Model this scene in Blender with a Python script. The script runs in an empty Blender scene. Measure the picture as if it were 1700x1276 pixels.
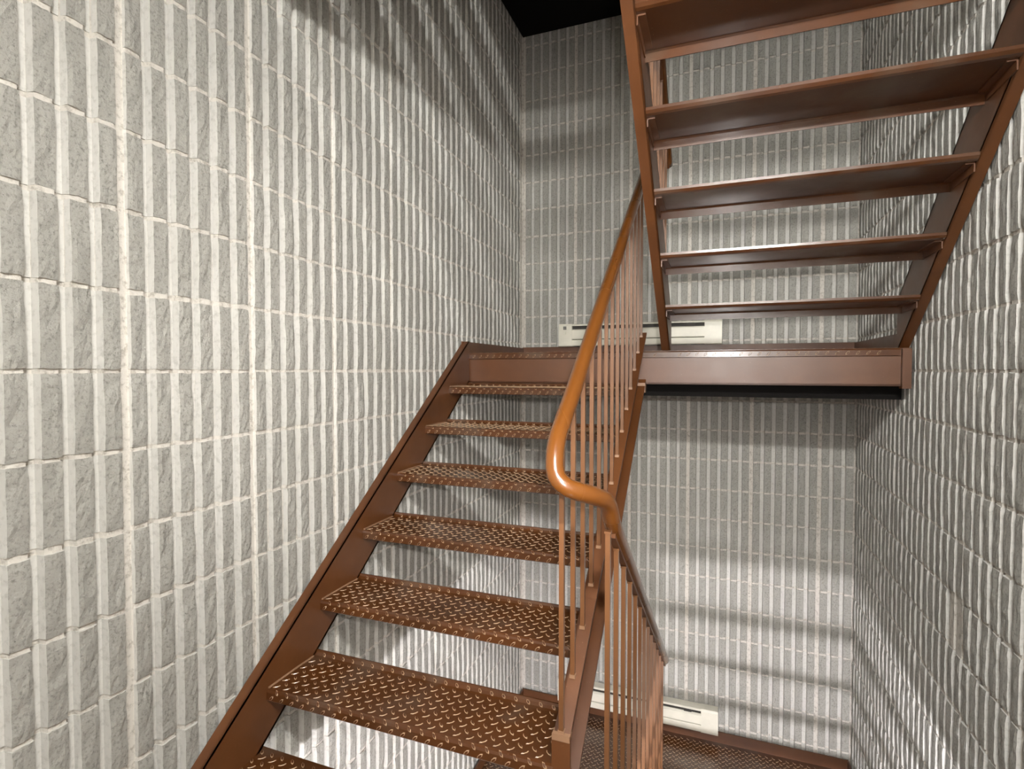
import bpy, bmesh, math, random
from mathutils import Matrix, Vector, noise

# ------------------------------------------------------------------ camera, world, exposure
scene = bpy.context.scene
EYE = 1.2237                                   # camera height above the floor landing
YAW, PITCH = 0.36319, -0.02625
cam_data = bpy.data.cameras.new('camera')
cam_data.sensor_fit = 'HORIZONTAL'
cam_data.sensor_width = 36.0
cam_data.lens = 36.0 * 900.3 / 1700.0
cam_data.clip_start = 0.02
cam = bpy.data.objects.new('camera', cam_data)
scene.collection.objects.link(cam)
fwd = Vector((-math.sin(YAW) * math.cos(PITCH), math.cos(YAW) * math.cos(PITCH), math.sin(PITCH)))
rgt = Vector((math.cos(YAW), math.sin(YAW), 0))
upv = rgt.cross(fwd)
m = Matrix.Identity(4)
for i in range(3):
    m[i][0], m[i][1], m[i][2] = rgt[i], upv[i], -fwd[i]
m[0][3], m[1][3], m[2][3] = 0, 0, EYE
cam.matrix_world = m
scene.camera = cam

world = bpy.data.worlds.new('world')
scene.world = world
world.use_nodes = True
world.node_tree.nodes['Background'].inputs[0].default_value = (0.5, 0.52, 0.5, 1)
world.node_tree.nodes['Background'].inputs[1].default_value = 0.02

vs = scene.view_settings
vs.view_transform = 'Standard'
vs.look = 'None'
vs.gamma = 1.0
vs.use_curve_mapping = False
vs.exposure = 0.06
LAMP_STRENGTH = 440.0                           # fluorescent diffusers on the ceilings of the stairwell
# the photographer's flash on the camera: its hard shadows hug the treads, the landing and the stringers
flash_data = bpy.data.lights.new('camera_flash', 'SPOT')
flash_data.energy = 125.0
flash_data.color = (1.0, 0.955, 0.92)
flash_data.spot_size = math.radians(86)
flash_data.spot_blend = 1.0
flash_data.shadow_soft_size = 0.022
flash = bpy.data.objects.new('camera_flash', flash_data)
scene.collection.objects.link(flash)
flash.matrix_world = Matrix.Translation((0.06, 0.0, 0.11)) @ m
flash['label'] = 'camera flash just above the lens'
flash['category'] = 'light'

# ------------------------------------------------------------------ dimensions (metres)
XL, XR, YB, YFR = -1.4085, 0.808, 3.927, -0.78  # wall faces
R, G = 0.1891, 0.257                           # rise and going
S = 14 * R                                     # storey
ZM = 7 * R                                     # middle landing
YN = 2.879                                     # landing nosing
YD = 1.335                                     # floor landing edge
SL = R / G
LX0, LX1 = -1.361, -0.395                      # left flight treads
RX0, RX1 = -0.233, 0.7595                      # right flight treads
H, P = 0.2032, 0.4014 / 6                      # block course, rib pitch
GR = 0.0265                                    # groove width
ZJ = EYE - 0.0022                              # joint line height at eye level

random.seed(7)
col = scene.collection

# ------------------------------------------------------------------ helpers
def link(o, parent=None):
    col.objects.link(o)
    if parent is not None:
        o.parent = parent
    return o

def tag(o, label=None, cat=None, group=None, kind=None):
    if label: o['label'] = label
    if cat: o['category'] = cat
    if group: o['group'] = group
    if kind: o['kind'] = kind
    return o

def thing(name, label, cat, loc=(0, 0, 0), group=None):
    o = bpy.data.objects.new(name, None)
    o.empty_display_size = 0.1
    o.location = loc
    link(o)
    return tag(o, label, cat, group)

def mesh_obj(name, me, parent=None, loc=(0, 0, 0), rz=0.0):
    o = bpy.data.objects.new(name, me)
    o.location = loc
    o.rotation_euler = (0, 0, rz)
    return link(o, parent)

def bm_mesh(name, bm, mats, smooth=False, recalc=True):
    if recalc:
        bmesh.ops.recalc_face_normals(bm, faces=bm.faces)
    me = bpy.data.meshes.new(name)
    bm.to_mesh(me)
    bm.free()
    for mt in (mats if isinstance(mats, (list, tuple)) else [mats]):
        me.materials.append(mt)
    if smooth:
        for p in me.polygons: p.use_smooth = True
    return me

def add_box(bm, x0, x1, y0, y1, z0, z1, mi=0):
    v = [bm.verts.new(c) for c in ((x0, y0, z0), (x1, y0, z0), (x1, y1, z0), (x0, y1, z0),
                                   (x0, y0, z1), (x1, y0, z1), (x1, y1, z1), (x0, y1, z1))]
    for f in ((0, 3, 2, 1), (4, 5, 6, 7), (0, 1, 5, 4), (1, 2, 6, 5), (2, 3, 7, 6), (3, 0, 4, 7)):
        bm.faces.new([v[i] for i in f]).material_index = mi

def add_prism_x(bm, poly, x0, x1):
    """polygon of (y, z) points extruded along x"""
    a = [bm.verts.new((x0, y, z)) for y, z in poly]
    b = [bm.verts.new((x1, y, z)) for y, z in poly]
    n = len(poly)
    bm.faces.new(a); bm.faces.new(b[::-1])
    for i in range(n):
        bm.faces.new((a[i], b[i], b[(i + 1) % n], a[(i + 1) % n]))

def add_tube(bm, pts, r, seg=14, cap=True, squash=1.0):
    pts = [Vector(p) for p in pts]
    n = len(pts)
    tang = []
    for i in range(n):
        t = (pts[min(i + 1, n - 1)] - pts[max(i - 1, 0)]).normalized()
        tang.append(t)
    ref = Vector((1, 0, 0)) if abs(tang[0].x) < 0.9 else Vector((0, 0, 1))
    nrm = (ref - tang[0] * ref.dot(tang[0])).normalized()
    rings = []
    for i in range(n):
        nrm = (nrm - tang[i] * nrm.dot(tang[i])).normalized()
        b = tang[i].cross(nrm)
        rings.append([bm.verts.new(pts[i] + r * (math.cos(a) * nrm + squash * math.sin(a) * b))
                      for a in (2 * math.pi * k / seg for k in range(seg))])
    for i in range(n - 1):
        for k in range(seg):
            bm.faces.new((rings[i][k], rings[i][(k + 1) % seg], rings[i + 1][(k + 1) % seg], rings[i + 1][k]))
    if cap:
        bm.faces.new(rings[0][::-1]); bm.faces.new(rings[-1])

def smooth_path(pts, n=8):
    """Catmull-Rom through the points"""
    P_ = [Vector(p) for p in pts]
    out = []
    for i in range(len(P_) - 1):
        p0, p1, p2, p3 = P_[max(i - 1, 0)], P_[i], P_[i + 1], P_[min(i + 2, len(P_) - 1)]
        for k in range(n):
            t = k / n
            out.append(0.5 * ((2 * p1) + (p2 - p0) * t + (2 * p0 - 5 * p1 + 4 * p2 - p3) * t * t
                              + (3 * p1 - p0 - 3 * p2 + p3) * t ** 3))
    out.append(P_[-1])
    return out

def add_lug(bm, cx, cy, z, ang, L=0.027, W=0.0085, h=0.0017, up=(0, 0, 1), ax=(1, 0, 0), ay=(0, 1, 0)):
    """one raised leaf of tread plate"""
    up, ax, ay = Vector(up), Vector(ax), Vector(ay)
    c, s = math.cos(ang), math.sin(ang)
    org = cx * ax + cy * ay + z * up if isinstance(cx, float) else Vector(cx)
    base, top = [], []
    for a, b in ((-.5, 0), (-.22, -.5), (.22, -.5), (.5, 0), (.22, .5), (-.22, .5)):
        for lst, k, zz in ((base, 1.0, -0.0003), (top, 0.68, h)):
            u, v = a * L * k, b * W * k
            lst.append(bm.verts.new(org + (u * c - v * s) * ax + (u * s + v * c) * ay + zz * up))
    for i in range(6):
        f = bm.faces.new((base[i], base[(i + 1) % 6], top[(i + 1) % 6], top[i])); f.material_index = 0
    bm.faces.new(top).material_index = 1

# ------------------------------------------------------------------ materials
def new_mat(name):
    mt = bpy.data.materials.new(name)
    mt.use_nodes = True
    nt = mt.node_tree
    return mt, nt, nt.nodes['Principled BSDF']

def srgb(r, g, b):
    f = lambda c: (c / 255 / 12.92) if c / 255 <= 0.04045 else ((c / 255 + 0.055) / 1.055) ** 2.4
    return (f(r), f(g), f(b), 1)

def tex_coord(nt, kind='Object'):
    tc = nt.nodes.new('ShaderNodeTexCoord')
    return tc.outputs[kind]

def world_pos(nt):
    return nt.nodes.new('ShaderNodeNewGeometry').outputs['Position']

def noise_node(nt, vec, scale, detail=4, rough=0.55):
    n = nt.nodes.new('ShaderNodeTexNoise')
    n.inputs['Scale'].default_value = scale
    n.inputs['Detail'].default_value = detail
    n.inputs['Roughness'].default_value = rough
    nt.links.new(vec, n.inputs['Vector'])
    return n.outputs['Fac']

def ramp(nt, fac, stops):
    r = nt.nodes.new('ShaderNodeValToRGB')
    el = r.color_ramp.elements
    while len(el) < len(stops): el.new(0.5)
    for e, (p, c) in zip(el, stops):
        e.position = p; e.color = c
    nt.links.new(fac, r.inputs[0])
    return r.outputs[0]

def mixc(nt, a, b, fac, mode='MIX'):
    n = nt.nodes.new('ShaderNodeMix')
    n.data_type = 'RGBA'; n.blend_type = mode
    for sock, val in ((n.inputs[6], a), (n.inputs[7], b), (n.inputs[0], fac)):
        if hasattr(val, 'is_output'): nt.links.new(val, sock)
        else: sock.default_value = val
    return n.outputs[2]

def bump(nt, bsdf, height, strength, dist):
    b = nt.nodes.new('ShaderNodeBump')
    b.inputs['Strength'].default_value = strength
    b.inputs['Distance'].default_value = dist
    nt.links.new(height, b.inputs['Height'])
    nt.links.new(b.outputs[0], bsdf.inputs['Normal'])

def painted_block(name, c_dark, c_mid, c_light, bump_s, bump_d, fine, rough=0.9, pit_shade=True):
    mt, nt, bs = new_mat(name)
    pos = world_pos(nt)
    n1 = noise_node(nt, pos, 3.0, 3)
    n2 = noise_node(nt, pos, fine, 6, 0.7)
    big = ramp(nt, n1, [(0.3, c_mid), (0.7, c_light)])
    colr = mixc(nt, big, c_dark, ramp(nt, n2, [(0.34, (1, 1, 1, 1)), (0.50, (0, 0, 0, 1))]))
    if pit_shade:
        n3 = noise_node(nt, pos, 210, 2)  # shade in tiny hollows painted in as dark specks
        colr = mixc(nt, colr, (0.02, 0.019, 0.017, 1), ramp(nt, n3, [(0.22, (1, 1, 1, 1)), (0.29, (0, 0, 0, 1))]))
    nt.links.new(colr, bs.inputs['Base Color'])
    bs.inputs['Roughness'].default_value = rough
    bs.inputs['Specular IOR Level'].default_value = 0.2
    bump(nt, bs, noise_node(nt, pos, fine * 1.2, 8, 0.75), bump_s, bump_d)
    return mt

M_SPLIT = painted_block('split_face_grey', srgb(136, 135, 128), srgb(166, 164, 157), srgb(174, 172, 165), 0.8, 0.006, 120)  # darker grey speckle stands in for small relief shadows
M_SMOOTH = painted_block('smooth_groove_paint', srgb(180, 178, 172), srgb(195, 193, 187), srgb(203, 201, 196), 0.25, 0.003, 60, 0.75, False)
M_MORTAR = painted_block('painted_mortar', srgb(166, 160, 150), srgb(206, 201, 192), srgb(212, 207, 199), 0.7, 0.006, 50, 0.85, False)

def paint_steel(name, c0, c1, c2, rough=0.3, spec=0.5, wear=None, wear_scale=9, relief=0.12, coat=0.5, coat_rough=0.18):
    mt, nt, bs = new_mat(name)
    pos = world_pos(nt)
    n1 = noise_node(nt, pos, 2.6, 5, 0.6)
    colr = ramp(nt, n1, [(0.3, c0), (0.55, c1), (0.8, c2)])
    if relief:
        n2 = noise_node(nt, pos, 260, 2)
        colr = mixc(nt, colr, srgb(190, 160, 130), ramp(nt, n2, [(0.745, (0, 0, 0, 1)), (0.79, (1, 1, 1, 1))]))
    if wear:
        n3 = noise_node(nt, pos, wear_scale, 3)
        colr = mixc(nt, colr, wear, ramp(nt, n3, [(0.52, (0, 0, 0, 1)), (0.72, (0.75, 0.75, 0.75, 1))]))
    nt.links.new(colr, bs.inputs['Base Color'])
    nr = noise_node(nt, pos, 14 if relief else 3, 4 if relief else 0)
    mr = nt.nodes.new('ShaderNodeMapRange')
    mr.inputs[3].default_value = rough - 0.08
    mr.inputs[4].default_value = rough + 0.12
    nt.links.new(nr, mr.inputs[0])
    nt.links.new(mr.outputs[0], bs.inputs['Roughness'])
    bs.inputs['Specular IOR Level'].default_value = spec
    bs.inputs['Coat Weight'].default_value = coat
    bs.inputs['Coat Roughness'].default_value = coat_rough
    if relief: bump(nt, bs, noise_node(nt, pos, 45, 3), relief, 0.002)
    return mt

M_STEEL = paint_steel('brown_painted_steel', srgb(80, 45, 18), srgb(94, 54, 23), srgb(110, 66, 31), 0.44, 0.6, coat=0.35, coat_rough=0.36)
M_RAIL = paint_steel('brown_handrail_paint', srgb(102, 59, 20), srgb(108, 63, 22), srgb(114, 68, 24), 0.26, 0.6, relief=0)
M_BAL = paint_steel('brown_baluster_paint', srgb(98, 63, 36), srgb(108, 71, 42), srgb(118, 79, 50), 0.38, relief=0)
M_PLATE = paint_steel('brown_tread_plate', srgb(66, 37, 15), srgb(82, 46, 19), srgb(98, 58, 26), 0.3, 0.5, srgb(92, 74, 60), 5)
M_LUG = paint_steel('lug_edge_glint', srgb(150, 120, 92), srgb(176, 148, 118), srgb(196, 170, 142), 0.4)  # edge glints of the lugs painted in as a paler flank colour
M_LUGTOP = paint_steel('brown_lug_top', srgb(70, 40, 19), srgb(84, 49, 24), srgb(98, 59, 30), 0.3)
M_WELD = paint_steel('scuffed_weld', srgb(128, 96, 70), srgb(146, 112, 86), srgb(162, 130, 104), 0.45)

def plain(name, c, rough=0.5, metal=0.0, spec=0.5):
    mt, nt, bs = new_mat(name)
    pos = world_pos(nt)
    n1 = noise_node(nt, pos, 12, 3)
    d = tuple(v * 0.9 for v in c[:3]) + (1,)
    nt.links.new(ramp(nt, n1, [(0.3, d), (0.7, c)]), bs.inputs['Base Color'])
    bs.inputs['Roughness'].default_value = rough
    bs.inputs['Metallic'].default_value = metal
    bs.inputs['Specular IOR Level'].default_value = spec
    return mt

M_HEAT = plain('cream_enamel', srgb(232, 228, 212), 0.35)
M_SLOT = plain('dark_heater_slot', srgb(52, 48, 42), 0.6)
M_KNOB = plain('grey_knob', srgb(120, 118, 112), 0.5)
M_BLACK = plain('black_underside', srgb(22, 20, 19), 0.8, 0, 0.1)  # near-black colour of the landing soffit plates
M_CONC = plain('grey_concrete', srgb(128, 122, 114), 0.8)
M_CEIL = plain('off_white_ceiling', srgb(190, 188, 182), 0.9)
M_HOUSE = plain('white_lamp_housing', srgb(225, 225, 220), 0.5)
mt, nt, bs = new_mat('lit_lamp_diffuser')
bs.inputs['Base Color'].default_value = (0.9, 0.9, 0.9, 1)
bs.inputs['Emission Color'].default_value = (1.0, 0.995, 0.965, 1)
bs.inputs['Emission Strength'].default_value = LAMP_STRENGTH
M_GLOW = mt
M_GLOW_LOW = mt.copy()                          # the lower storey has a brighter, cooler tube
M_GLOW_LOW.name = 'lit_cool_diffuser'
M_GLOW_TOP = mt.copy()                          # the top storey a weaker one
M_GLOW_TOP.name = 'lit_weak_diffuser'
M_GLOW_TOP.node_tree.nodes['Principled BSDF'].inputs['Emission Strength'].default_value = LAMP_STRENGTH * 0.7
b2 = M_GLOW_LOW.node_tree.nodes['Principled BSDF']
b2.inputs['Emission Color'].default_value = (0.99, 0.96, 1.0, 1)
b2.inputs['Emission Strength'].default_value = LAMP_STRENGTH * 1.9

# ------------------------------------------------------------------ walls of ribbed split-face block
ZB, ZT = -S, 2 * S - 0.1
GD = 0.024                                     # groove depth

def block_mesh(nr, seed, broken=()):
    """one concrete block: nr split ribs with smooth grooves between, u along x, face towards +y, v up"""
    rnd = random.Random(seed)
    w = P - GR
    hb = H - 0.0125
    nv, nu = 9, 4
    bm = bmesh.new()
    cols = []                                  # (u, n, rough, rib)
    depth = -0.055
    cols.append((0.0, depth, 0, 0))
    for k in range(nr):
        u0 = k * P
        if k > 0: cols.append((u0 - 0.0025, -GD, 0, k))
        else: cols.append((u0 - 0.002, -GD, 0, k))
        for j in range(nu + 1):
            cols.append((u0 + w * j / nu, 0.0, 1 if 0 < j < nu else 2, k))
        cols.append((u0 + w + 0.0025, -GD, 0, k))
    cols.append((nr * P - GR, depth, 0, nr - 1))
    off = [Vector((rnd.uniform(0, 90), rnd.uniform(0, 90), rnd.uniform(0, 90))) for _ in range(nr)]
    tilt = [(rnd.uniform(-.0015, .0015), rnd.uniform(-.0018, .0018), rnd.uniform(-.0013, .0013)) for _ in range(nr)]
    chip = [rnd.random() for _ in range(nr)]
    grid = []
    for j in range(nv + 1):
        v = hb * j / nv
        row = []
        for (u, n, rough, k) in cols:
            uu, nn = u, n
            if rough:
                q = off[k] + Vector((u * 26, v * 26, 0))
                a, b, c = tilt[k]
                nn += 0.0046 * noise.noise(q) + 0.0030 * noise.noise(q * 3.1) + a + b * (v / hb - .5) * 2 + c * ((u - k * P) / w - .5) * 2
                if rough == 2:
                    uu += 0.0010 * noise.noise(q * 2.3) + 0.0006 * noise.noise(q * 6.0)
                    nn = n + (nn - n) * 0.45 - 0.0008
                if j in (0, nv): nn -= 0.002
                if chip[k] > 0.93 and v > hb * 0.62: nn -= 0.010 * (v / hb - .62) / .38
                if chip[k] < 0.06 and v < hb * 0.3: nn -= 0.009 * (1 - v / hb / .3)
                nn = max(min(nn, 0.005), -0.0042)
                if k in broken: nn = -0.016 + 0.004 * noise.noise(q * 1.7) + 0.010 * max(0, 0.25 - v / hb)
            vv = v
            if rough and j in (0, nv):           # ragged arrises against the mortar
                vv += 0.0032 * noise.noise(off[k] + Vector((u * 70, j * 3.0, 5.5)))
            row.append(bm.verts.new((uu, nn, vv)))
        grid.append(row)
    lo = [bm.verts.new((c[0], depth, 0)) for c in cols]
    hi = [bm.verts.new((c[0], depth, hb)) for c in cols]
    nc = len(cols)
    for i in range(nc - 1):
        rough = cols[i][2] and cols[i + 1][2]
        for j in range(nv):
            f = bm.faces.new((grid[j][i + 1], grid[j][i], grid[j + 1][i], grid[j + 1][i + 1]))
            f.material_index = 0 if rough else 1
        bm.faces.new((lo[i + 1], lo[i], grid[0][i], grid[0][i + 1])).material_index = 1
        bm.faces.new((grid[nv][i + 1], grid[nv][i], hi[i], hi[i + 1])).material_index = 1
    return bm_mesh('split_ribbed_block', bm, [M_SPLIT, M_SMOOTH], recalc=False)

FULL = [block_mesh(6, 100 + i) for i in range(12)]
HALF = [block_mesh(3, 200 + i) for i in range(5)]
TWO = [block_mesh(2, 300 + i) for i in range(4)]
BROKEN = block_mesh(6, 401, broken=(0, 1))

def wall_base(name, ustart, uend, joints, place):
    """recessed mortar core with the same rib profile; place(u, n) gives the plan position"""
    prof = []
    w = P - GR
    u = joints
    while u > ustart: u -= 6 * P
    prof.append((ustart, -0.0062))
    k = 0
    us = []
    while u < uend + P:
        for r in range(6):
            a = u + r * P
            us.append((a, a + w, r == 5))
        u += 6 * P
    for a, b, joint in us:
        if b < ustart + 0.002 or a > uend: continue
        a2, b2 = max(a + 0.002, ustart + 0.001), min(b - 0.002, uend)
        prof.append((a2, -0.0062)); prof.append((b2, -0.0062))
        d = -0.013 if joint else -(GD + 0.003)
        if b + GR < uend:
            prof.append((b2 + 0.003, d)); prof.append((b2 + GR - 0.001, d))
    prof.append((uend, -0.0062))
    pr = [prof[0]]
    for q in prof[1:]:
        if q[0] > pr[-1][0] + 1e-5: pr.append(q)
    bm = bmesh.new()
    a = [bm.verts.new((*place(u, n), ZB)) for u, n in pr]
    b = [bm.verts.new((*place(u, n), ZT)) for u, n in pr]
    back = [place(uend, -0.12), place(ustart, -0.12)]
    a += [bm.verts.new((*q, ZB)) for q in back]
    b += [bm.verts.new((*q, ZT)) for q in back]
    n = len(a)
    for i in range(n):
        bm.faces.new((a[i], a[(i + 1) % n], b[(i + 1) % n], b[i]))
    bm.faces.new(a[::-1]); bm.faces.new(b)
    o = mesh_obj(name, bm_mesh(name, bm, M_MORTAR))
    return tag(o, kind='structure')

BW = 6 * P
# left wall: u along +y
jl = 0.7307 + 3 * P + 0.011 + GR / 2
wl = wall_base('wall_left', YFR, YB, jl, lambda u, n: (XL + n, u))
tag(wl, 'left wall of pale grey ribbed split-face concrete block beside the ascending flight', 'wall')
starts = [(jl + k * BW, FULL) for k in range(-2, 7)] + [(jl + 7 * BW, TWO)]
# blocks run u towards -y on this wall, so give them the far end as origin
for k in range(-13, 14):
    z = ZJ + k * H + 0.00625
    for u, meshes in starts:
        o = bpy.data.objects.new('block', random.choice(meshes))
        length = (2 if meshes is TWO else 6) * P - GR
        o.location = (XL + random.uniform(-.0016, .0012), u + length + random.uniform(-.0008, .0008), z + random.uniform(-.0015, .0015))
        o.rotation_euler = (0, 0, -math.pi / 2)
        link(o, wl)
# back wall: u along +x
jb = -1.394 + GR / 2
wb = wall_base('wall_back', XL - 0.1, XR + 0.1, jb, lambda u, n: (u, YB - n))
tag(wb, 'back wall of ribbed split-face concrete block behind the landings', 'wall')
for k in range(-13, 14):
    z = ZJ + k * H + 0.00625
    for q in range(6):
        meshes = HALF if q == 5 else FULL
        length = (3 if q == 5 else 6) * P - GR
        o = bpy.data.objects.new('block', random.choice(meshes))
        o.location = (jb + q * BW + length + random.uniform(-.0008, .0008), YB - random.uniform(-.0016, .0012), z + random.uniform(-.0015, .0015))
        o.rotation_euler = (0, 0, math.pi)
        link(o, wb)
# right wall: u along +y
jr = YB - 0.012 - 9 * BW + GR
wr = wall_base('wall_right', YFR, YB, jr, lambda u, n: (XR - n, u))
tag(wr, 'right wall of rough ribbed split-face concrete block beyond the upper flight', 'wall')
for k in range(-13, 14):
    z = ZJ + k * H + 0.00625
    for q in range(0, 9):
        o = bpy.data.objects.new('block', BROKEN if (k, q) == (-5, 5) else random.choice(FULL))
        o.location = (XR - random.uniform(-.0016, .0012), jr + q * BW + random.uniform(-.0008, .0008), z + random.uniform(-.0015, .0015))
        o.rotation_euler = (0, 0, math.pi / 2)
        link(o, wr)
bm = bmesh.new(); add_box(bm, XL - .12, XR + .12, YFR - .12, YFR, ZB, ZT)
tag(mesh_obj('wall_front', bm_mesh('wall_front', bm, M_SMOOTH)), 'plain painted wall behind the floor landings', 'wall', kind='structure')
bm = bmesh.new(); add_box(bm, XL - .12, XR + .12, YFR - .12, YB + .12, ZB - .15, ZB)
tag(mesh_obj('floor', bm_mesh('floor', bm, M_CONC)), 'grey concrete floor at the bottom of the stairwell', 'floor', kind='structure')
bm = bmesh.new(); add_box(bm, XL - .12, XR + .12, YFR - .12, YB + .12, ZT, ZT + .15)
tag(mesh_obj('ceiling', bm_mesh('ceiling', bm, M_CEIL)), 'pale ceiling at the top of the stairwell', 'ceiling', kind='structure')

# ------------------------------------------------------------------ stair parts
TD = 0.238                                     # tread depth
def tread_profile(t=0.005):
    out = [(0.004, -0.038), (0.0, -0.034), (0.0, -0.010), (0.003, -0.003), (0.010, 0.0)]
    out += [(TD - 0.022, 0.0), (TD - 0.012, 0.002), (TD - 0.004, 0.008), (TD - 0.001, 0.016), (TD + 0.004, 0.016)]
    out += [(TD + 0.004, 0.006), (TD - 0.004, -0.002), (TD - 0.014, -t), (0.012, -t), (0.007, -0.010), (0.007, -0.038)]
    return out

def tread_meshes(width):
    """tread plate and its raised pattern; nose at y = 0 facing -y, x from 0 to width, top at z = 0"""
    bm = bmesh.new(); add_prism_x(bm, tread_profile(), 0, width)
    plate = bm_mesh('tread_plate', bm, M_PLATE)
    bm = bmesh.new()
    c = 0.041
    nx = int((width - 0.03) / c)
    for j in range(5):
        for i in range(nx + 1):
            x, y = 0.02 + i * c, 0.024 + j * c
            if x < width - 0.015: add_lug(bm, x, y, 0.0, math.pi / 4)
            if x + c / 2 < width - 0.015 and y + c / 2 < TD - 0.02: add_lug(bm, x + c / 2, y + c / 2, 0.0, -math.pi / 4)
    for i in range(nx + 1):                     # rows on the rolled nosing and on the back lip
        x = 0.02 + i * c
        if x > width - 0.03: continue
        add_lug(bm, x, -0.026, 0.0, math.pi / 4, up=(0, -1, 0), ax=(1, 0, 0), ay=(0, 0, 1))
        s = math.sqrt(.5)
        add_lug(bm, Vector((x + c / 2, 0.0028, -0.0055)), 0, 0, -math.pi / 4, L=0.022, up=(0, -s, s), ax=(1, 0, 0), ay=(0, s, s))
        add_lug(bm, Vector((x + c / 2, TD - 0.0085, 0.0065)), 0, 0, -math.pi / 4, L=0.018, up=(0, -s, s), ax=(1, 0, 0), ay=(0, s, s))
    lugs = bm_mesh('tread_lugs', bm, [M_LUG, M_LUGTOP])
    bm = bmesh.new()
    add_box(bm, 0, 0.004, 0.03, TD - 0.03, -0.035, -0.005); add_box(bm, 0, 0.026, 0.03, TD - 0.03, -0.0095, -0.005)
    br = bm_mesh('end_bracket', bm, M_STEEL)
    bm = bmesh.new()
    add_tube(bm, [(0.002, 0.008, 0.001), (0.002, TD * .5, 0.002), (0.002, TD - 0.02, 0.001)], 0.0035, 6)
    weld = bm_mesh('weld_bead', bm, M_WELD)
    return plate, lugs, br, weld

T_LEFT = tread_meshes(LX1 - LX0)
T_RIGHT = tread_meshes(RX1 - RX0)

def make_tread(flight, meshes, width, loc, rz):
    plate, lugs, br, weld = meshes
    t = mesh_obj('tread', plate, flight, loc, rz)
    tag(mesh_obj('raised_pattern', lugs, t), kind='stuff')
    mesh_obj('end_bracket', br, t)
    mesh_obj('end_bracket', br, t, (width, TD, 0), math.pi)
    mesh_obj('weld_bead', weld, t)
    mesh_obj('weld_bead', weld, t, (width - 0.004, 0, 0))
    return t

TOPO, BOTO = 0.075, -0.165                     # stringer edges above / below the nosing line
def stringer_mesh(y0, y1, zfun, xweb, xtoe, cut_lo=None, cut_hi=None):
    """channel: web at xweb, flanges reaching to xtoe; zfun(y) is the nosing line"""
    s = 1 if xtoe > xweb else -1
    ft = 0.0105
    def poly(a, b):
        pts = [(y0, zfun(y0) + a), (y1, zfun(y1) + a), (y1, zfun(y1) + b), (y0, zfun(y0) + b)]
        for lim, keep in ((cut_lo, 1), (cut_hi, -1)):
            if lim is None: continue
            out = []
            for i in range(len(pts)):
                p, q = pts[i], pts[(i + 1) % len(pts)]
                ip, iq = keep * (p[1] - lim) >= 0, keep * (q[1] - lim) >= 0
                if ip: out.append(p)
                if ip != iq:
                    t = (lim - p[1]) / (q[1] - p[1]); out.append((p[0] + t * (q[0] - p[0]), lim))
            pts = out
            if len(pts) < 3: return None
        return pts
    bm = bmesh.new()
    for a, b, x0, x1 in ((BOTO, TOPO, xweb, xweb + s * 0.007), (TOPO - ft, TOPO, xweb, xtoe), (BOTO, BOTO + ft, xweb, xtoe)):
        p = poly(a, b)
        if p: add_prism_x(bm, p, min(x0, x1), max(x0, x1))
    return bm_mesh('stringer', bm, M_STEEL)

def left_flight(z0, label):
    f = thing('stair_flight', label, 'stairs', (0, YD, z0), 'flights of steel stairs')
    zf = lambda y: ZM - (YN - YD - y) * SL       # local y measured from YD
    oy = -YD
    for i in range(1, 7):
        make_tread(f, T_LEFT, LX1 - LX0, (LX0, YN - G * i - YD, ZM - R * i), 0)
    mesh_obj('stringer', stringer_mesh(-0.5, YN - YD - 0.0, zf, LX0, XL + 0.010, cut_lo=0.0, cut_hi=ZM + 0.068), f)
    mesh_obj('stringer', stringer_mesh(0.012, YN - YD + 0.03, zf, LX1, LX1 + 0.044, cut_hi=ZM + 0.11), f)
    bm = bmesh.new()                             # closing plate on the foot of the inner stringer
    add_box(bm, LX1 - 0.004, LX1 + 0.046, 0.006, 0.014, 0.0, zf(0.012) + TOPO)
    mesh_obj('foot_plate', bm_mesh('foot_plate', bm, M_STEEL), f)
    bm = bmesh.new()
    add_box(bm, LX1 - 0.003, LX1 + 0.045, 0.004, 0.03, zf(0.012) + TOPO - 0.012, zf(0.012) + TOPO + 0.004)
    mesh_obj('weld_patch', bm_mesh('weld_patch', bm, M_WELD), f)
    yt = YN - YD
    bm = bmesh.new()
    add_box(bm, LX1 + 0.001, LX1 + 0.046, yt - 0.035, yt + 0.008, ZM - 0.215, ZM - 0.165)
    mesh_obj('weld_patch', bm_mesh('weld_patch', bm, M_WELD), f)
    return f

def right_flight(z0, label):
    f = thing('stair_flight', label, 'stairs', (0, YN, z0), 'flights of steel stairs')
    y1 = 2.877 - YN
    zf = lambda y: R + (y1 - y) * SL             # local z from the landing
    for i in range(1, 7):
        make_tread(f, T_RIGHT, RX1 - RX0, (RX1, y1 - G * (i - 1), R * i), math.pi)
    yt = YD - YN
    mesh_obj('stringer', stringer_mesh(yt + 0.005, 0.10, zf, RX0, RX0 - 0.042, cut_lo=-0.005), f)
    mesh_obj('stringer', stringer_mesh(yt + 0.005, 0.06, zf, RX1, XR - 0.008, cut_lo=-0.005), f)
    return f

def lug_sheet(x0, x1, y0, y1, z):
    bm = bmesh.new(); c = 0.041
    for i in range(int((x1 - x0 - .03) / c) + 1):
        for j in range(int((y1 - y0 - .03) / c) + 1):
            x, y = x0 + 0.02 + i * c, y0 + 0.02 + j * c
            if x < x1 - .015 and y < y1 - .015: add_lug(bm, x, y, z, math.pi / 4)
            if x + c / 2 < x1 - .015 and y + c / 2 < y1 - .015: add_lug(bm, x + c / 2, y + c / 2, z, -math.pi / 4)
    return bm

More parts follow.
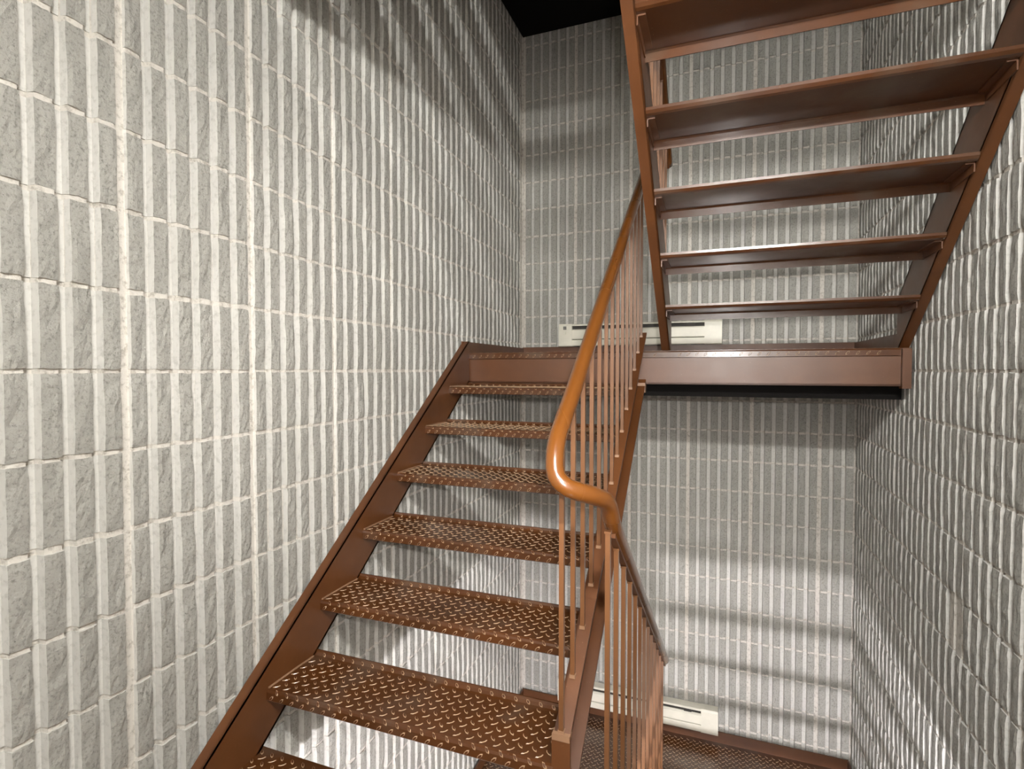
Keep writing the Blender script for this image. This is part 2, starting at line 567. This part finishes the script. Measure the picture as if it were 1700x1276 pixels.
def build_mid_landing():
    out = {}
    x0, x1 = XL + 0.008, XR - 0.008
    bm = bmesh.new()
    add_box(bm, x0, x1, YN + 0.004, YB - 0.006, -0.006, 0.0)
    out['deck_plate'] = bm_mesh('deck_plate', bm, M_PLATE)
    bm = lug_sheet(x0, x1, YN + 0.01, YB - 0.02, 0.0)
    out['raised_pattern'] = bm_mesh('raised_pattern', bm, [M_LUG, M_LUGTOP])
    bm = bmesh.new()
    prof = [(YN + .005, -0.036), (YN, -0.034), (YN, -0.008), (YN + .003, -0.002), (YN + .009, 0.0005), (YN + .02, 0.0005), (YN + .02, -0.0055), (YN + .008, -0.010), (YN + .008, -0.036)]
    add_prism_x(bm, prof, LX0, RX1)
    out['nosing'] = bm_mesh('nosing', bm, M_PLATE)
    bm = bmesh.new(); c = 0.041
    for i in range(int((RX1 - LX0) / c) - 1):
        x = LX0 + 0.03 + i * c
        for (bx0, bx1) in ((LX1 - .01, LX1 + .06), (RX0 - .06, RX0 + .01)):
            if bx0 < x < bx1: break
        else:
            add_lug(bm, Vector((x, YN, -0.020)), 0, 0, math.pi / 4, L=0.026, up=(0, -1, 0), ax=(1, 0, 0), ay=(0, 0, 1))
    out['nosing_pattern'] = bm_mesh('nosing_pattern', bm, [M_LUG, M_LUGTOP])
    bm = bmesh.new()
    add_box(bm, LX0 - .03, RX1 + .005, YN + .010, YN + .018, -0.172, -0.006)
    add_box(bm, LX0 - .03, RX1 + .005, YN + .010, YN + .060, -0.172, -0.163)
    out['front_beam'] = bm_mesh('front_beam', bm, M_STEEL)
    bm = bmesh.new()
    add_box(bm, x0, x0 + .05, YN + .03, YB - .01, -0.172, -0.164); add_box(bm, x0 + .042, x0 + .05, YN + .03, YB - .01, -0.172, -0.006)
    out['side_beam'] = bm_mesh('side_beam', bm, M_STEEL)
    bm = bmesh.new()
    add_box(bm, RX1 + .006, x1, YN - .010, YN + .035, -0.182, -0.004); add_box(bm, x1 - .05, x1 - .042, YN + .035, YB - .01, -0.172, -0.006)
    out['side_beam2'] = bm_mesh('side_beam', bm, M_STEEL)
    bm = bmesh.new()
    add_box(bm, -0.36, -0.352, YN + .06, YB - .01, -0.13, -0.006); add_box(bm, -0.36, -0.32, YN + .06, YB - .01, -0.138, -0.13)
    out['joist'] = bm_mesh('joist', bm, M_STEEL)
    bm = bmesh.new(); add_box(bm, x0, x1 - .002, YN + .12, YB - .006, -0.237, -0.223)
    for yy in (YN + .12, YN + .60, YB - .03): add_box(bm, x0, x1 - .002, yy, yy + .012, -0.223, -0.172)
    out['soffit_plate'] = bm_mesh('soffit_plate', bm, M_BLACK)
    bm = bmesh.new(); add_box(bm, x0, x1 - .006, YB - 0.016, YB - 0.008, 0.0, 0.074)
    out['kick_plate'] = bm_mesh('kick_plate', bm, M_STEEL)
    bm = bmesh.new(); add_box(bm, XL + .010, XL + .018, YN - .03, YB - .016, -0.16, 0.068)
    out['kick_plate2'] = bm_mesh('kick_plate', bm, M_STEEL)
    bm = bmesh.new(); add_box(bm, XR - .018, XR - .010, YN + .03, YB - .016, 0.0, 0.072)
    out['kick_plate3'] = bm_mesh('kick_plate', bm, M_STEEL)
    return out

MID = build_mid_landing()
def mid_landing(z, label):
    t = thing('stair_landing', label, 'landing', (0, 0, z), 'steel plate landings')
    for k, me in MID.items():
        if k in ('raised_pattern', 'nosing_pattern'): continue
        o = mesh_obj(me.name.split('.')[0], me, t)
        if k == 'deck_plate': tag(mesh_obj('raised_pattern', MID['raised_pattern'], o), kind='stuff')
        if k == 'nosing': tag(mesh_obj('raised_pattern', MID['nosing_pattern'], o), kind='stuff')
    return t

def build_floor_landing():
    out = {}
    x0, x1 = XL + 0.012, XR - 0.012
    bm = bmesh.new(); add_box(bm, x0, x1, YFR + .01, YD, -0.006, 0.0)
    out['deck_plate'] = bm_mesh('deck_plate', bm, M_PLATE)
    bm = lug_sheet(x0, x1, 0.0, YD, 0.0)
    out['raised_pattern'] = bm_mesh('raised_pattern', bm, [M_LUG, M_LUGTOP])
    bm = bmesh.new()
    add_box(bm, x0 + .06, x1 - .06, YD - .012, YD - .004, -0.170, -0.006); add_box(bm, x0 + .06, x1 - .06, YD - .06, YD - .004, -0.170, -0.161)
    out['front_beam'] = bm_mesh('front_beam', bm, M_STEEL)
    bm = bmesh.new()
    add_box(bm, x0, x1, 0, .008, -0.15, -0.006); add_box(bm, x0, x1, 0, .04, -0.158, -0.15)
    out['joist'] = bm_mesh('joists', bm, M_STEEL)
    return out
FLO = build_floor_landing()
def floor_landing(z, label):
    t = thing('stair_landing', label, 'landing', (0, 0, z), 'steel plate landings')
    d = mesh_obj('deck_plate', FLO['deck_plate'], t)
    tag(mesh_obj('raised_pattern', FLO['raised_pattern'], d), kind='stuff')
    mesh_obj('front_beam', FLO['front_beam'], t)
    for yy in (-.55, 0.05, 0.65): mesh_obj('joist', FLO['joist'], t, (0, yy, 0))
    return t

# ------------------------------------------------------------------ railing: left flight rail, wreath and the rail of the flight below
RXL, RXR = -0.375, -0.257
RH = 0.882
def build_railing():
    nl = lambda y: ZM - (YN - y) * SL
    nr = lambda y: R + (2.877 - y) * SL + ZM - S
    pts = []
    for k in range(9):
        y = 2.98 - (2.98 - 1.46) * k / 8
        pts.append((RXL, y, nl(y) + RH))
    pts += [(RXL - .001, 1.37, nl(1.37) + RH + .002), (RXL - .001, 1.30, nl(1.30) + RH - .004), (RXL + .008, 1.262, 0.976), (RXL + .034, 1.256, 0.946),
            (RXL + .066, 1.276, 0.930), (RXR - .022, 1.318, 0.912), (RXR - .004, 1.37, 0.884)]
    for k in range(9):
        y = 1.44 + (3.0 - 1.44) * k / 8
        pts.append((RXR, y, nr(y) + RH))
    bm = bmesh.new(); add_tube(bm, smooth_path(pts, 6), 0.0228, 48)
    rail = bm_mesh('handrail', bm, M_RAIL, smooth=True)
    bm = bmesh.new()                              # flat bar welded under the tube
    a = [(RXL, y, nl(y) + RH - .024) for y in (2.97, 1.46)]
    for x, fn, ya, yb in ((RXL, nl, 1.42, 2.97), (RXR, nr, 1.42, 2.98)):
        add_prism_x(bm, [(ya, fn(ya) + RH - .038), (yb, fn(yb) + RH - .038), (yb, fn(yb) + RH - .016), (ya, fn(ya) + RH - .016)], x - .0085, x + .0085)
    bar = bm_mesh('rail_bar', bm, M_STEEL)
    bal = []
    hw = 0.0063
    def one(x, y, z0, z1):
        bm = bmesh.new()
        add_box(bm, x - hw, x + hw, y - hw, y + hw, z0, z1)
        add_box(bm, x - hw - .002, x + hw + .002, y - hw - .002, y + hw + .002, z0 - .004, z0 + .006)
        add_box(bm, x - hw - .002, x + hw + .002, y - hw - .002, y + hw + .002, z1 - .006, z1)
        bm.faces.ensure_lookup_table()
        for f in bm.faces[6:12]: f.material_index = 1
        return bm_mesh('baluster', bm, [M_BAL, M_WELD])
    for k in range(14):
        y = 1.352 + 0.1172 * k
        top = nl(y) + RH - .035 if y > 1.4 else nl(1.352) + RH - .035
        bal.append(one(RXL, y, nl(y) + TOPO + .002, top))
    for k in range(13):
        y = 1.362 + 0.125 * k
        bal.append(one(RXR, y, nr(y) + TOPO + .002, nr(y) + RH - .035 if y > 1.4 else nr(1.362) + RH - .045))
    return rail, bar, bal
RAIL = build_railing()
def railing(z, label):
    t = thing('stair_railing', label, 'railing', (0, 0, z), 'brown steel railings')
    mesh_obj('handrail', RAIL[0], t)
    mesh_obj('rail_bar', RAIL[1], t)
    for me in RAIL[2]: mesh_obj('baluster', me, t)
    return t

# ------------------------------------------------------------------ heaters and lamps
def build_heater():
    x0, x1 = -1.10, 0.022
    yb, yf = YB - 0.004, YB - 0.066
    parts = []
    bm = bmesh.new(); add_box(bm, x0 + .10, x1 - .11, yf + .022, yb, 0.004, 0.160)
    parts.append(('inner_body', bm_mesh('inner_body', bm, M_SLOT)))
    bm = bmesh.new()                                # top cover with a folded front edge
    add_prism_x(bm, [(yb, 0.166), (yf + .006, 0.160), (yf, 0.154), (yf, 0.148), (yf + .010, 0.148), (yf + .014, 0.154), (yb, 0.158)], x0 + .10, x1 - .11)
    parts.append(('top_cover', bm_mesh('top_cover', bm, M_HEAT)))
    bm = bmesh.new()
    add_prism_x(bm, [(yf + .004, 0.052), (yf, 0.056), (yf - .002, 0.116), (yf + .010, 0.124), (yf + .016, 0.124), (yf + .012, 0.052)], x0 + .10, x1 - .11)
    parts.append(('front_panel', bm_mesh('front_panel', bm, M_HEAT)))
    bm = bmesh.new()
    add_prism_x(bm, [(yf + .004, 0.003), (yf, 0.008), (yf, 0.044), (yf + .006, 0.048), (yf + .018, 0.044), (yf + .018, 0.003)], x0 + .10, x1 - .11)
    parts.append(('lower_panel', bm_mesh('lower_panel', bm, M_HEAT)))
    for a, b in ((x0, x0 + .10), (x1 - .11, x1)):
        bm = bmesh.new()
        add_prism_x(bm, [(yb, 0.0), (yf + .004, 0.0), (yf - .003, 0.006), (yf - .004, 0.150), (yf + .004, 0.164), (yb, 0.168)], a, b)
        parts.append(('end_cap', bm_mesh('end_cap', bm, M_HEAT)))
    bm = bmesh.new(); add_box(bm, x0 + .036, x0 + .060, yf - .006, yf + .01, 0.122, 0.146)
    parts.append(('label_plate', bm_mesh('label_plate', bm, M_KNOB)))
    bm = bmesh.new()
    add_tube(bm, [(x0 + .047, yf - .004, 0.098), (x0 + .047, yf - .014, 0.098)], 0.011, 14)
    parts.append(('thermostat_knob', bm_mesh('thermostat_knob', bm, M_HEAT)))
    for q in (-.62, -.20):
        bm = bmesh.new(); add_box(bm, q, q + .05, yf + .006, yf + .03, 0.124, 0.150)
        parts.append(('cover_clip', bm_mesh('cover_clip', bm, M_SLOT)))
    return parts
HEAT = build_heater()
def heater(z, label):
    t = thing('baseboard_heater', label, 'heater', (0, 0, z), 'electric baseboard heaters')
    for n, me in HEAT: mesh_obj(n, me, t)

def build_lamp():
    x0, x1 = -0.10, 0.50
    y = -0.2
    bm = bmesh.new()
    prof = [(y - .05, -.045), (y - .048, -.075), (y - .034, -.098), (y - .012, -.108), (y + .012, -.108), (y + .034, -.098), (y + .048, -.075), (y + .05, -.045)]
    add_prism_x(bm, prof, x0, x1)
    bm.faces.ensure_lookup_table()
    bm.faces[0].material_index = 1; bm.faces[1].material_index = 1   # opaque end caps
    d = bm_mesh('diffuser', bm, [M_GLOW, M_HOUSE])
    d2 = d.copy(); d2.materials.clear(); d2.materials.append(M_GLOW_LOW); d2.materials.append(M_HOUSE)
    bm = bmesh.new(); add_box(bm, x0 - .01, x1 + .01, y - .055, y + .055, -.045, 0.035)
    d3 = d.copy(); d3.materials.clear(); d3.materials.append(M_GLOW_TOP); d3.materials.append(M_HOUSE)
    return d, bm_mesh('housing', bm, M_HOUSE), d2, d3
LAMP = build_lamp()
def lamp(z, label):
    t = thing('ceiling_light', label, 'light', (0, 0, z), 'fluorescent ceiling lights')
    mesh_obj('diffuser', LAMP[2] if z < 0 else LAMP[0] if z < S else LAMP[3], t)
    mesh_obj('housing', LAMP[1], t)

# ------------------------------------------------------------------ the stairwell, storey by storey
left_flight(0.0, 'brown steel flight with tread-plate steps climbing from the camera along the left wall')
left_flight(S, 'brown steel flight above the frame, climbing on from the upper floor landing')
right_flight(ZM, 'brown open-riser flight seen from below, rising from the landing towards the upper right')
right_flight(ZM - S, 'brown steel flight at the bottom right, leading down to the lower landing')
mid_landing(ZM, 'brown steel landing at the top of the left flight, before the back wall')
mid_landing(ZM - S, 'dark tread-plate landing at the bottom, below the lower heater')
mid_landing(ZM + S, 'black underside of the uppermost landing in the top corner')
floor_landing(0.0, 'tread-plate floor landing at the foot of the left flight, at the bottom edge')
floor_landing(S, 'steel floor landing overhead at the top of the open-riser flight')
railing(0.0, 'brown handrail with square balusters and curved turn in the middle of the stairs')
railing(S, 'brown railing of the upper flight, glimpsed behind its inner stringer')
heater(ZM + 0.074, 'cream baseboard heater on the back wall above the middle landing')
heater(ZM - S + 0.074, 'cream baseboard heater on the back wall at the lower landing')
for k, w in ((0, 'over the lower landing, under the floor landing'), (1, 'over the camera, under the upper floor landing'), (2, 'at the top of the stairwell')):
    lamp(k * S - 0.255, 'long white fluorescent ceiling light ' + w)
